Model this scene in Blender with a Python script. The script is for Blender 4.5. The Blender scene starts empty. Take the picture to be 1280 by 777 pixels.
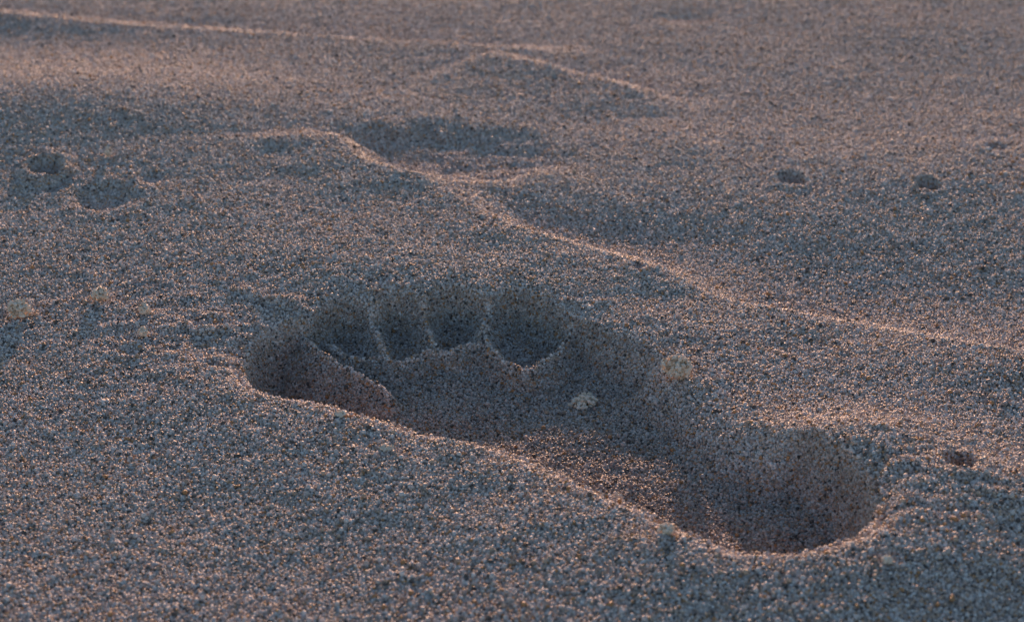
import bpy, math, numpy as np
from mathutils import Vector
rng=np.random.default_rng(7)

# ---------------------------------------------------------------- camera calibration
PITCH=math.radians(21.0); DIST=0.75; LENS=80.0
CP,SP=math.cos(PITCH),math.sin(PITCH)
CAM=np.array([0.0,-DIST*CP,DIST*SP]); FPX=1280*LENS/36.0
def gp(u,v,z=0.0):
    a=(u-640)/FPX; b=-(v-388.5)/FPX
    d=np.array([a, CP+b*SP, -SP+b*CP])
    t=(z-CAM[2])/d[2]
    p=CAM+d*t
    return p[0],p[1]
def gpl(pts,z=0.0): return np.array([gp(u,v,z) for u,v in pts])

def catmull(P,closed=False,n=6):
    P=np.asarray(P,float); N=len(P); out=[]
    rngi=range(N) if closed else range(N-1)
    for i in rngi:
        if closed: p0,p1,p2,p3=P[(i-1)%N],P[i],P[(i+1)%N],P[(i+2)%N]
        else: p0,p1,p2,p3=P[max(i-1,0)],P[i],P[i+1],P[min(i+2,N-1)]
        for k in range(n):
            t=k/n
            out.append(0.5*((2*p1)+(-p0+p2)*t+(2*p0-5*p1+4*p2-p3)*t*t+(-p0+3*p1-3*p2+p3)*t**3))
    if not closed: out.append(P[-1])
    return np.array(out)

# ---------------------------------------------------------------- noise
def vnoise(X,Y,scale,seed):
    r=np.random.default_rng(seed); T=r.random((256,256))*2-1
    ang=seed*0.7; c,s=math.cos(ang),math.sin(ang)
    x=(X*c-Y*s)/scale+1000; y=(X*s+Y*c)/scale+1000
    xi=np.floor(x).astype(int); yi=np.floor(y).astype(int)
    fx=x-xi; fy=y-yi
    fx=fx*fx*fx*(fx*(fx*6-15)+10); fy=fy*fy*fy*(fy*(fy*6-15)+10)
    a=T[yi&255,xi&255]; b=T[yi&255,(xi+1)&255]; c2=T[(yi+1)&255,xi&255]; d=T[(yi+1)&255,(xi+1)&255]
    return (a*(1-fx)+b*fx)*(1-fy)+(c2*(1-fx)+d*fx)*fy

# ---------------------------------------------------------------- raster
RES=0.0008
X0,X1,Y0,Y1=-0.56,0.56,-0.36,0.76
nx=int((X1-X0)/RES)+1; ny=int((Y1-Y0)/RES)+1
gx=X0+np.arange(nx)*RES; gy=Y0+np.arange(ny)*RES
X,Y=np.meshgrid(gx,gy)
H=np.zeros_like(X)

def sub(P,pad):
    lo=P.min(0)-pad; hi=P.max(0)+pad
    i0=max(int((lo[0]-X0)/RES),0); i1=min(int((hi[0]-X0)/RES)+2,nx)
    j0=max(int((lo[1]-Y0)/RES),0); j1=min(int((hi[1]-Y0)/RES)+2,ny)
    return slice(j0,j1),slice(i0,i1)
def pdist(x,y,P,closed=False):
    best=np.full(x.shape,1e9); T=np.zeros(x.shape); S=np.zeros(x.shape)
    Q=np.vstack([P,P[:1]]) if closed else P
    n=len(Q)-1
    for i in range(n):
        a,b=Q[i],Q[i+1]; d=b-a; L=max(d@d,1e-14)
        t=np.clip(((x-a[0])*d[0]+(y-a[1])*d[1])/L,0,1)
        q=np.hypot(x-a[0]-t*d[0],y-a[1]-t*d[1])
        m=q<best; best=np.where(m,q,best); T=np.where(m,(i+t)/n,T)
        S=np.where(m,np.sign(d[0]*(y-a[1])-d[1]*(x-a[0])),S)
    return best,T,S
def inside(x,y,P):
    w=np.zeros(x.shape,bool); n=len(P)
    for i in range(n):
        a,b=P[i],P[(i+1)%n]
        if a[1]==b[1]: continue
        c=((a[1]>y)!=(b[1]>y))&(x<(b[0]-a[0])*(y-a[1])/(b[1]-a[1])+a[0])
        w^=c
    return w
def sstep(t):
    t=np.clip(t,0,1); return t*t*(3-2*t)

# broad shapes
EN=sstep(np.minimum(np.minimum(X-X0,X1-X),np.minimum(Y-Y0,Y1-Y))/0.08)
H+=0.0016*vnoise(X,Y,0.16,1)+0.0006*vnoise(X,Y,0.06,2)+0.00024*vnoise(X,Y,0.022,3)
def bump(u,v,sx,sy,amp,rot=0):
    global H
    cx,cy=gp(u,v); c,s=math.cos(rot),math.sin(rot)
    dx=X-cx; dy=Y-cy
    a=(dx*c+dy*s)/sx; b=(-dx*s+dy*c)/sy
    H=H+amp*np.exp(-(a*a+b*b)/2)
bump(40,158,0.095,0.048,0.0125)
bump(50,250,0.12,0.09,0.0085)
bump(80,50,0.08,0.03,-0.0040)
bump(1180,215,0.09,0.04,0.0035)
bump(1180,365,0.085,0.035,-0.0068,-0.15)
bump(760,292,0.04,0.016,-0.0020,-0.2)
bump(1065,578,0.022,0.017,0.0080)
bump(1240,632,0.020,0.013,0.0040)
bump(1170,690,0.05,0.028,0.0046)
bump(1285,692,0.006,0.008,-0.0015)
bump(640,350,0.05,0.022,0.0018)
bump(850,22,0.010,0.008,-0.0015)
bump(280,445,0.012,0.010,-0.0012)
bump(420,330,0.05,0.03,0.0015)

# hollow of an older, washed-out print
hol=catmull(gpl([(400,195),(440,172),(510,164),(600,168),(680,182),(720,206),(680,228),(610,240),(530,246),(470,232),(430,214)]),True)
s=sub(hol,0.03); x,y=X[s],Y[s]
xw=x+0.006*vnoise(x,y,0.02,21)+0.002*vnoise(x,y,0.008,23); yw=y+0.008*vnoise(x,y,0.02,22)+0.003*vnoise(x,y,0.008,24)
d,_,_=pdist(xw,yw,hol,True); ins=inside(xw,yw,hol); sd=np.where(ins,d,-d)
cxh,_=gp(560,200)
H[s]+= -(0.0046-0.024*(x-cxh)).clip(0.0030,0.0062)*sstep((sd+0.004)/0.034)+0.0006*vnoise(x,y,0.007,25)*sstep(sd/0.01)

# swash ridges : far side short, front side a long gentle ramp
def ridge(pts,amp,wf,wn,seed,t0=0.06,t1=0.08,fn=0.7):
    P=catmull(gpl(pts)); s=sub(P,wn*3); x,y=X[s],Y[s]
    x2=x+0.0008*vnoise(x,y,0.008,seed+5); y2=y+0.0010*vnoise(x,y,0.014,seed+6)
    d,t,sg=pdist(x2,y2,P)
    a=amp*(1-fn*0.5+fn*vnoise(x,y,0.020,seed))
    a=a*sstep(t/t0)*sstep((1-t)/t1)
    near=np.exp(-(d/wn)**1.3)
    farp=np.clip(1-d/wf,-0.2,1)*np.exp(-(d/(wf*2.2))**2)
    H[s]+=a*np.where(sg>0,farp,near)
ridge([(-120,12),(0,25),(130,38),(250,48),(400,62),(500,70),(600,74),(700,73),(760,77)],0.0056,0.022,0.055,11,fn=0.1,t1=0.2)
ridge([(590,84),(650,95),(720,105),(790,122),(835,150)],0.0040,0.015,0.042,12,fn=0.12,t0=0.15,t1=0.25)
ridge([(825,150),(852,178),(872,188),(905,188)],0.0018,0.009,0.022,13,t0=0.3,t1=0.4)
ridge([(405,186),(425,208),(455,230),(530,247),(600,285),(680,312),(760,330),(830,348),(900,378),(1000,398),(1100,414),(1200,440),(1290,458),(1400,480)],0.0046,0.0150,0.046,14,fn=0.25)
ridge([(540,246),(620,243),(660,234),(708,216)],0.0020,0.009,0.024,15,fn=0.2,t0=0.3,t1=0.3)

# small holes and pits
def pit(u,v,r,depth,rim=0.0,ry=1.0,rr=None):
    cx,cy=gp(u,v); P=np.array([[cx,cy]]); s=sub(P,r*5); x,y=X[s],Y[s]
    q=np.hypot(x-cx,(y-cy)/ry)*(1+0.18*vnoise(x,y,r*1.2,int(u)))
    H[s]+= -depth*sstep((r*1.35-q)/(r*0.7)) + rim*np.exp(-((q-r*1.6)/(r*0.5))**2)
pit(62,243,0.0046,0.011,0.0024,1.6)
pit(74,258,0.005,0.0020,0,1.5)
pit(132,270,0.009,0.0024,0.0003,1.4)
pit(190,250,0.004,0.0015,0,1.5)
pit(165,272,0.005,0.001,0,1.5)
pit(990,229,0.0040,0.0070,0.0006,1.7)
pit(1160,238,0.0036,0.0070,0.0006,1.7)
pit(1245,190,0.0045,0.0016,0.0003,1.4)
pit(1194,615,0.0036,0.013,0.0006,1.7)
pit(1135,556,0.0019,0.007,0.0004,1.5)
pit(797,347,0.0022,0.0015,0.0003,1.4)
pit(555,240,0.0018,0.0035,0)

# ---- the footprint
foot=[(306,470),(312,443),(335,421),(365,411),(386,405),(402,393),(430,384),(456,386),(468,389),(482,380),(505,377),(522,383),(532,384),(545,376),(568,373),(595,379),(610,384),(624,377),(650,374),(690,386),(722,402),(760,418),(805,436),(848,454),(885,480),(920,512),(955,544),(990,563),(1025,578),(1060,602),(1084,632),(1092,662),(1072,692),(1025,708),(965,713),(905,704),(855,678),(812,655),(762,630),(700,598),(645,575),(590,562),(520,547),(460,528),(400,511),(345,502),(318,490)]
F=catmull(gpl(foot),True,5)
s=sub(F,0.06); x,y=X[s],Y[s]
xw=x+0.0006*vnoise(x,y,0.006,31); yw=y+0.0009*vnoise(x,y,0.006,32)
d,_,_=pdist(xw,yw,F,True); ins=inside(xw,yw,F); sd=np.where(ins,d,-d)
# control: u,v,depth(mm),wall width(mm)
ctl=[(320,440,16,7),(350,455,16,7),(375,480,15,6),(330,485,13,6),(400,400,10.5,6),(430,395,10,6),(430,410,10,6),(500,385,9.5,6),(500,405,9.5,6),(565,380,9,6),(565,400,9,6),(650,380,9.5,6),(650,400,9.5,7),(700,400,10,8),(720,430,11,9),(790,450,10,14),(760,430,10,12),
(400,505,12,4),(480,520,10,4),(460,528,10,4),(560,500,11,6),(560,553,10,4),(620,540,9.5,4),(600,480,10.5,8),(700,470,10.5,10),(700,530,9.5,6),(700,590,9,4),(670,585,9,4),(800,520,8.5,20),(850,490,7.5,26),(840,465,7,26),(770,590,9,4),(760,625,9,4),(810,640,9,4),
(900,560,8,26),(900,520,7.5,28),(950,570,8,20),(860,675,10,4),(900,640,9,8),(960,640,9.5,12),(1020,585,10,12),(1020,600,10,12),(1060,610,10.5,10),(1060,630,10.5,10),(1020,670,10,6),(960,708,10,4),(1070,690,9.5,6),(1090,660,9.5,9)]
W=np.zeros(x.shape); D=np.zeros(x.shape); WW=np.zeros(x.shape)
for u,v,dp,ww in ctl:
    cx,cy=gp(u,v,0); q=((x-cx)**2+(y-cy)**2+6e-6)**-2.2
    W+=q; D+=q*dp*1e-3; WW+=q*ww*1e-3
D/=W; WW/=W
t=np.clip((sd+0.0004)/WW,0,1)
crisp=sstep((0.016-WW)/0.006)
prof=(1-crisp)*sstep(t)+crisp*(0.45*sstep(t)+0.55*(1-(1-t)**2.0))
h=H[s]
hb=h*(1-0.7*prof) - D*prof*(1+0.06*vnoise(x,y,0.02,33)) + 0.0004*prof*vnoise(x,y,0.007,37)
# raised lip: gentle outside ramp, sloping in for the last millimetres before it drops away
sharp=sstep((0.016-WW)/0.008)
ngy=np.gradient(sd,RES,axis=0); nearside=sstep(ngy*0.9+0.6)
PK=0.0085
lip=0.0046*np.where(sd>-PK,1-sstep((sd+PK)/(PK*1.3)),np.exp(-((sd+PK)/0.046)**2))*(0.95+0.1*vnoise(x,y,0.012,34))*sharp*(0.15+0.85*nearside)
hb+=lip
CR=np.zeros(x.shape)
# sand squeezed up between the toes and the ball
def crest(pts,z0,z1,w,seed,slope=0.75):
    global hb,CR
    n=len(pts); P2=np.array([gp(u,v,z0+(z1-z0)*i/(n-1)) for i,(u,v) in enumerate(pts)])
    P=catmull(P2)
    dd,t,_=pdist(x+0.0010*vnoise(x,y,0.005,seed),y+0.0014*vnoise(x,y,0.005,seed+1),P)
    top=z0+(z1-z0)*t+0.0008*vnoise(x,y,0.006,seed+2)
    c=top-slope*dd
    k=0.0006
    hh=np.clip(0.5+0.5*(c-hb)/k,0,1)
    new=hb*(1-hh)+c*hh+k*hh*(1-hh)*0.5
    hb=np.where(dd<w,new*sstep((w-dd)/(w*0.4))+hb*(1-sstep((w-dd)/(w*0.4))),hb)
    CR=np.maximum(CR,(dd<0.0011)*1.0)
crest([(374,412),(390,430),(412,450),(440,462),(465,478),(484,494)],-0.0012,-0.0048,0.014,41,1.1)
crest([(462,386),(465,402),(474,422),(480,442)],-0.0018,-0.0042,0.012,44,1.1)
crest([(528,380),(528,400),(535,418),(544,434)],-0.0020,-0.0042,0.012,47,1.1)
crest([(606,380),(609,400),(603,416),(605,426)],-0.0014,-0.0034,0.012,50,1.1)
crest([(408,428),(436,446),(476,448),(505,451),(530,441),(565,440),(590,432),(606,426)],-0.0056,-0.0036,0.012,53,0.8)
crest([(604,424),(622,442),(655,463),(684,450),(704,432),(716,416)],-0.0034,-0.0040,0.012,56,1.1)
H[s]=hb
FOOT=np.full(X.shape,-1.0); FOOT[s]=sd; SHARP=np.zeros(X.shape); SHARP[s]=sharp*nearside
CREST=np.zeros(X.shape); CREST[s]=CR*(sd>0.001)
SHADE=np.zeros(X.shape); SHADE[s]=np.maximum(sstep((-hb-0.001+0.001*vnoise(x,y,0.012,36))/0.007),crisp*sstep((sd+0.0006+0.0008*vnoise(x,y,0.005,38))/0.0015))*(sd>-0.0008)*(1-0.9*CR)  # mask for painted shade: deeper floor and crisp walls of the print
# grain-scale lumpiness
H+=0.00014*vnoise(X,Y,0.0035,61)+0.00016*vnoise(X,Y,0.008,62)
H*=EN

def hs(x,y,A=None):
    A=H if A is None else A
    fx=np.clip((np.asarray(x)-X0)/RES,0,nx-1.001); fy=np.clip((np.asarray(y)-Y0)/RES,0,ny-1.001)
    i=fx.astype(int); j=fy.astype(int); a=fx-i; b=fy-j
    return (A[j,i]*(1-a)+A[j,i+1]*a)*(1-b)+(A[j+1,i]*(1-a)+A[j+1,i+1]*a)*b

# ---------------------------------------------------------------- materials
def ramp(nt,stops,interp='LINEAR'):
    r=nt.nodes.new('ShaderNodeValToRGB'); r.color_ramp.interpolation=interp
    e=r.color_ramp.elements
    while len(e)<len(stops): e.new(0.5)
    for k,(p,c) in enumerate(stops):
        e[k].position=p; e[k].color=(*c,1)
    return r
GRAIN=[(0.0,(0.53,0.43,0.39)),(0.16,(0.73,0.63,0.58)),(0.36,(0.85,0.76,0.72)),(0.50,(0.57,0.43,0.34)),(0.60,(0.73,0.54,0.41)),(0.68,(0.89,0.81,0.77)),(0.81,(0.15,0.13,0.12)),(0.88,(0.62,0.33,0.16)),(0.94,(0.94,0.89,0.86))]
def facet(nt,p,scale,amt):
    tc=nt.nodes.new('ShaderNodeNewGeometry')
    v=nt.nodes.new('ShaderNodeTexVoronoi'); v.inputs['Scale'].default_value=scale; nt.links.new(tc.outputs['Position'],v.inputs['Vector'])
    sb=nt.nodes.new('ShaderNodeVectorMath'); sb.operation='SUBTRACT'; sb.inputs[1].default_value=(.5,.5,.5)
    sc=nt.nodes.new('ShaderNodeVectorMath'); sc.operation='SCALE'; sc.inputs['Scale'].default_value=amt
    ad=nt.nodes.new('ShaderNodeVectorMath'); ad.operation='ADD'; no=nt.nodes.new('ShaderNodeVectorMath'); no.operation='NORMALIZE'
    nt.links.new(v.outputs['Color'],sb.inputs[0]); nt.links.new(sb.outputs[0],sc.inputs[0]); nt.links.new(sc.outputs[0],ad.inputs[0])
    nt.links.new(tc.outputs['Normal'],ad.inputs[1]); nt.links.new(ad.outputs[0],no.inputs[0]); nt.links.new(no.outputs[0],p.inputs['Normal'])
def grain_mat():
    m=bpy.data.materials.new('sand_grain'); m.use_nodes=True; nt=m.node_tree; nt.nodes.clear()
    out=nt.nodes.new('ShaderNodeOutputMaterial'); p=nt.nodes.new('ShaderNodeBsdfPrincipled')
    oi=nt.nodes.new('ShaderNodeAttribute'); oi.attribute_name='gtint'; r=ramp(nt,GRAIN,'CONSTANT')
    nt.links.new(oi.outputs['Fac'],r.inputs['Fac'])
    # shade inside the footprint, painted by darkening the grain colour
    da=nt.nodes.new('ShaderNodeAttribute'); da.attribute_name='print_shade'
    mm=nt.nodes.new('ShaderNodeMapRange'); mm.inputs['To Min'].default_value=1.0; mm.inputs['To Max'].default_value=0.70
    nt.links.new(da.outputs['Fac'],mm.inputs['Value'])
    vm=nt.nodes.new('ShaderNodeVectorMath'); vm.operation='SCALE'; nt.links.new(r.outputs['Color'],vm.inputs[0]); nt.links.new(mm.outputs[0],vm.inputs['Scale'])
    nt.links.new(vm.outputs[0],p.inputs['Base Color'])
    facet(nt,p,2400,1.2)
    p.inputs['Roughness'].default_value=0.5; p.inputs['IOR'].default_value=1.45
    p.inputs['Specular IOR Level'].default_value=0.4
    nt.links.new(p.outputs[0],out.inputs[0])
    return m
def ground_mat():
    m=bpy.data.materials.new('sand'); m.use_nodes=True; nt=m.node_tree; p=nt.nodes['Principled BSDF']
    tc=nt.nodes.new('ShaderNodeTexCoord')
    v=nt.nodes.new('ShaderNodeTexVoronoi'); v.inputs['Scale'].default_value=1100
    nt.links.new(tc.outputs['Object'],v.inputs['Vector'])
    r=ramp(nt,GRAIN,'CONSTANT'); sp=nt.nodes.new('ShaderNodeSeparateColor')
    nt.links.new(v.outputs['Color'],sp.inputs[0]); nt.links.new(sp.outputs[0],r.inputs['Fac'])
    nt.links.new(r.outputs['Color'],p.inputs['Base Color'])
    b=nt.nodes.new('ShaderNodeBump'); b.invert=True; b.inputs['Distance'].default_value=0.0005; b.inputs['Strength'].default_value=1
    nt.links.new(v.outputs['Distance'],b.inputs['Height']); nt.links.new(b.outputs[0],p.inputs['Normal'])
    p.inputs['Roughness'].default_value=0.85
    return m
GM=grain_mat(); SM=ground_mat()

# ---------------------------------------------------------------- ground sheet
def axis(lo,hi,step):
    core=np.arange(lo,hi+step*0.5,step); g=[];d=step;p=0
    while p<600: d*=1.28; p+=d; g.append(p)
    g=np.array(g); return np.concatenate([(core[0]-g)[::-1],core,core[-1]+g])
ax=axis(X0,X1,0.0016); ay=axis(Y0,Y1,0.0016)
AX,AY=np.meshgrid(ax,ay)
Z=np.where((AX>X0)&(AX<X1)&(AY>Y0)&(AY<Y1),hs(AX,AY),0)-0.00035
far=sstep((np.maximum(np.maximum(np.abs(AX)-0.56,AY-0.76),-0.36-AY))/3.0)
Z+=far*(0.05*np.sin(AX*0.9+1)*np.sin(AY*0.7)+0.02*np.sin(AX*2.3+AY*1.7))
def grid_mesh(name,AX,AY,Z):
    R,C=AX.shape; me=bpy.data.meshes.new(name)
    co=np.stack([AX,AY,Z],-1).reshape(-1,3).astype(np.float32)
    idx=np.arange(R*C).reshape(R,C)
    q=np.stack([idx[:-1,:-1],idx[:-1,1:],idx[1:,1:],idx[1:,:-1]],-1).reshape(-1,4)
    me.vertices.add(len(co)); me.vertices.foreach_set('co',co.ravel())
    me.loops.add(q.size); me.loops.foreach_set('vertex_index',q.ravel().astype(np.int32))
    me.polygons.add(len(q)); me.polygons.foreach_set('loop_start',np.arange(0,q.size,4,dtype=np.int32))
    me.polygons.foreach_set('use_smooth',np.ones(len(q),bool))
    me.update(calc_edges=True); return me
me=grid_mesh('sand_ground',AX,AY,Z); me.materials.append(SM)
ground=bpy.data.objects.new('sand_ground',me); bpy.context.scene.collection.objects.link(ground)

# ---------------------------------------------------------------- grains (one object, a cloud of points)
SPC=0.00064
px=np.arange(-0.45,0.45,SPC); py=np.arange(-0.30,0.60,SPC)
PX,PY=np.meshgrid(px,py); PX=PX.ravel(); PY=PY.ravel()
hw=0.140+0.2*(PY+0.21)+0.05
marg=np.minimum(hw-np.abs(PX),np.minimum(PY+0.27,0.52-PY))
keep=marg+0.025*rng.random(PX.shape)>0.012
PX=PX[keep]; PY=PY[keep]
PX=PX+rng.uniform(-.5,.5,PX.shape)*SPC; PY=PY+rng.uniform(-.5,.5,PY.shape)*SPC
GX=np.gradient(H,RES,axis=1); GY=np.gradient(H,RES,axis=0)
SL=np.sqrt(1+GX**2+GY**2)
def cloud(PX,PY,rmin,rmax,lift0,lift1,pw=1.0):
    n=len(PX); r=rmin+(rmax-rmin)*rng.random(n)**pw
    z=hs(PX,PY)+r*rng.uniform(lift0,lift1,n)
    return np.stack([PX,PY,z,r],-1)
parts=[cloud(PX,PY,0.00025,0.00052,-0.7,0.5,1.6)]
sl=hs(PX,PY,SL)
for _ in range(3):
    m=rng.random(len(PX))<np.clip((sl-1)*0.6,0,1)
    parts.append(cloud(PX[m]+rng.uniform(-.5,.5,m.sum())*SPC,PY[m]+rng.uniform(-.5,.5,m.sum())*SPC,0.0003,0.0005,-0.6,0.4))
pn=vnoise(PX,PY,0.03,71)
m=rng.random(len(PX))<0.035*(1+0.8*pn)
parts.append(cloud(PX[m],PY[m],0.0004,0.00076,0.2,0.9,2.1))
fd=hs(PX,PY,FOOT); sh=hs(PX,PY,SHARP); m=(np.abs(fd+0.0014)<0.0016)&(rng.random(len(PX))<0.40*sh)
parts.append(cloud(PX[m],PY[m],0.0003,0.00065,0.4,2.0))
m=(hs(PX,PY,CREST)>0.5)&(rng.random(len(PX))<0.5)
parts.append(cloud(PX[m],PY[m],0.0003,0.00055,0.3,1.8))
C=np.concatenate(parts); n=len(C)
pm=bpy.data.meshes.new('sand_grains'); pm.vertices.add(n); pm.vertices.foreach_set('co',C[:,:3].astype(np.float32).ravel())
a=pm.attributes.new('gsize','FLOAT','POINT'); a.data.foreach_set('value',C[:,3].astype(np.float32))
a=pm.attributes.new('gtint','FLOAT','POINT'); a.data.foreach_set('value',rng.random(n).astype(np.float32))
a=pm.attributes.new('print_shade','FLOAT','POINT'); a.data.foreach_set('value',hs(C[:,0],C[:,1],SHADE).astype(np.float32))
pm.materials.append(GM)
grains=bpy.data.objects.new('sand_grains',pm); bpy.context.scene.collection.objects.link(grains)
ng=bpy.data.node_groups.new('scatter_grains','GeometryNodeTree')
ng.interface.new_socket('Geometry',in_out='INPUT',socket_type='NodeSocketGeometry')
ng.interface.new_socket('Geometry',in_out='OUTPUT',socket_type='NodeSocketGeometry')
N=ng.nodes; L=ng.links
gi=N.new('NodeGroupInput'); go=N.new('NodeGroupOutput')
mp=N.new('GeometryNodeMeshToPoints'); sm=N.new('GeometryNodeSetMaterial'); sm.inputs['Material'].default_value=GM
at=N.new('GeometryNodeInputNamedAttribute'); at.data_type='FLOAT'; at.inputs['Name'].default_value='gsize'
L.new(gi.outputs[0],mp.inputs['Mesh']); L.new([o for o in at.outputs if o.enabled][0],mp.inputs['Radius'])
L.new(mp.outputs[0],sm.inputs['Geometry']); L.new(sm.outputs[0],go.inputs[0])
md=grains.modifiers.new('scatter','NODES'); md.node_group=ng

# ---------------------------------------------------------------- clumps of sand lying on the surface
def clump_mat():
    m=bpy.data.materials.new('sand_clump'); m.use_nodes=True; nt=m.node_tree; p=nt.nodes['Principled BSDF']
    g=nt.nodes.new('ShaderNodeNewGeometry')
    r=ramp(nt,[(0,(0.82,0.68,0.54)),(0.3,(0.90,0.79,0.66)),(0.72,(0.50,0.37,0.26)),(0.84,(0.94,0.86,0.76))],'CONSTANT')
    nt.links.new(g.outputs['Random Per Island'],r.inputs['Fac']); nt.links.new(r.outputs['Color'],p.inputs['Base Color'])
    p.inputs['Roughness'].default_value=0.6
    return m
CM=clump_mat()
import bmesh
bm=bmesh.new(); bmesh.ops.create_icosphere(bm,subdivisions=1,radius=1); bm.verts.ensure_lookup_table()
IV=np.array([v.co[:] for v in bm.verts]); IF=np.array([[v.index for v in f.verts] for f in bm.faces]); bm.free()
def hit(u,v):
    z=0
    for _ in range(12):
        xx,yy=gp(u,v,z); z=0.5*z+0.5*float(hs(xx,yy))
    return xx,yy,float(hs(xx,yy))
def clump(u,v,w,hgt,depth=None,n=120,lobes=4,gr=0.00054):
    cx,cy,cz=hit(u,v); depth=depth or w
    lc=rng.normal(0,0.22,(lobes,3)); lc[:,2]=np.abs(lc[:,2])*0.8
    V=[];Fc=[]
    for i in range(n):
        l=lc[rng.integers(lobes)]; dirv=rng.normal(0,1,3); dirv/=np.linalg.norm(dirv)
        p=l+dirv*0.66*rng.random()**0.15
        p=p*np.array([w/2,depth/2,hgt/2])+np.array([0,0,hgt*0.42])
        r=gr*rng.uniform(0.6,1.35)
        vv=IV*(1+0.25*rng.normal(0,1,(len(IV),1)).clip(-1,1))*r*rng.uniform(0.8,1.25,3)
        Fc.append(IF+len(V)*len(IV)); V.append(vv+p)
    V=np.concatenate(V); Fc=np.concatenate(Fc)
    me=bpy.data.meshes.new('sand_clump'); me.from_pydata(V.tolist(),[],Fc.tolist()); me.materials.append(CM)
    o=bpy.data.objects.new('sand_clump',me); o.location=(cx,cy,cz); bpy.context.scene.collection.objects.link(o)
clump(849,474,0.0100,0.0090,0.008,n=400,lobes=7)
clump(728,506,0.0100,0.0034,0.010,n=150,lobes=6)
clump(24,397,0.0068,0.0080,n=260)
clump(127,376,0.0056,0.0054,n=150)
clump(181,394,0.0046,0.0044,n=90,lobes=3)
clump(181,421,0.0038,0.0036,n=60,lobes=3)
clump(772,628,0.0036,0.0030,n=50,lobes=3)
clump(832,668,0.0046,0.003,n=70)
clump(428,521,0.0034,0.0018,n=30)
clump(136,197,0.0032,0.0050,n=50,lobes=2)
clump(484,562,0.004,0.0016,n=40)
clump(1108,704,0.0028,0.0024,n=30,lobes=2)

# ---------------------------------------------------------------- light
EL=math.radians(8.6); AZ=math.radians(1)   # azimuth from +Y, clockwise positive
w=bpy.data.worlds.new('World'); bpy.context.scene.world=w; w.use_nodes=True
nt=w.node_tree; bg=nt.nodes['Background']; sky=nt.nodes.new('ShaderNodeTexSky'); sky.sky_type='NISHITA'
sky.sun_disc=False; sky.sun_elevation=EL; sky.sun_rotation=AZ; sky.ozone_density=2.0
nt.links.new(sky.outputs[0],bg.inputs['Color']); bg.inputs['Strength'].default_value=0.15
sl_=bpy.data.lights.new('sun','SUN'); sl_.energy=5.0; sl_.angle=math.radians(1.5); sl_.color=(1.0,0.54,0.33)
so=bpy.data.objects.new('sun',sl_); bpy.context.scene.collection.objects.link(so)
sd_=Vector((math.sin(AZ)*math.cos(EL),math.cos(AZ)*math.cos(EL),math.sin(EL)))
so.rotation_euler=sd_.to_track_quat('Z','Y').to_euler(); so.location=sd_*5

# ---------------------------------------------------------------- camera
cd=bpy.data.cameras.new('camera'); cd.lens=LENS; cd.sensor_width=36; cd.clip_start=0.01; cd.clip_end=3000
cd.dof.use_dof=True; cd.dof.focus_distance=0.70; cd.dof.aperture_fstop=27
co=bpy.data.objects.new('camera',cd); co.location=CAM.tolist(); co.rotation_euler=(math.radians(90)-PITCH,0,0)
bpy.context.scene.collection.objects.link(co); bpy.context.scene.camera=co
bpy.context.scene.view_settings.view_transform='Standard'; bpy.context.scene.view_settings.look='None'
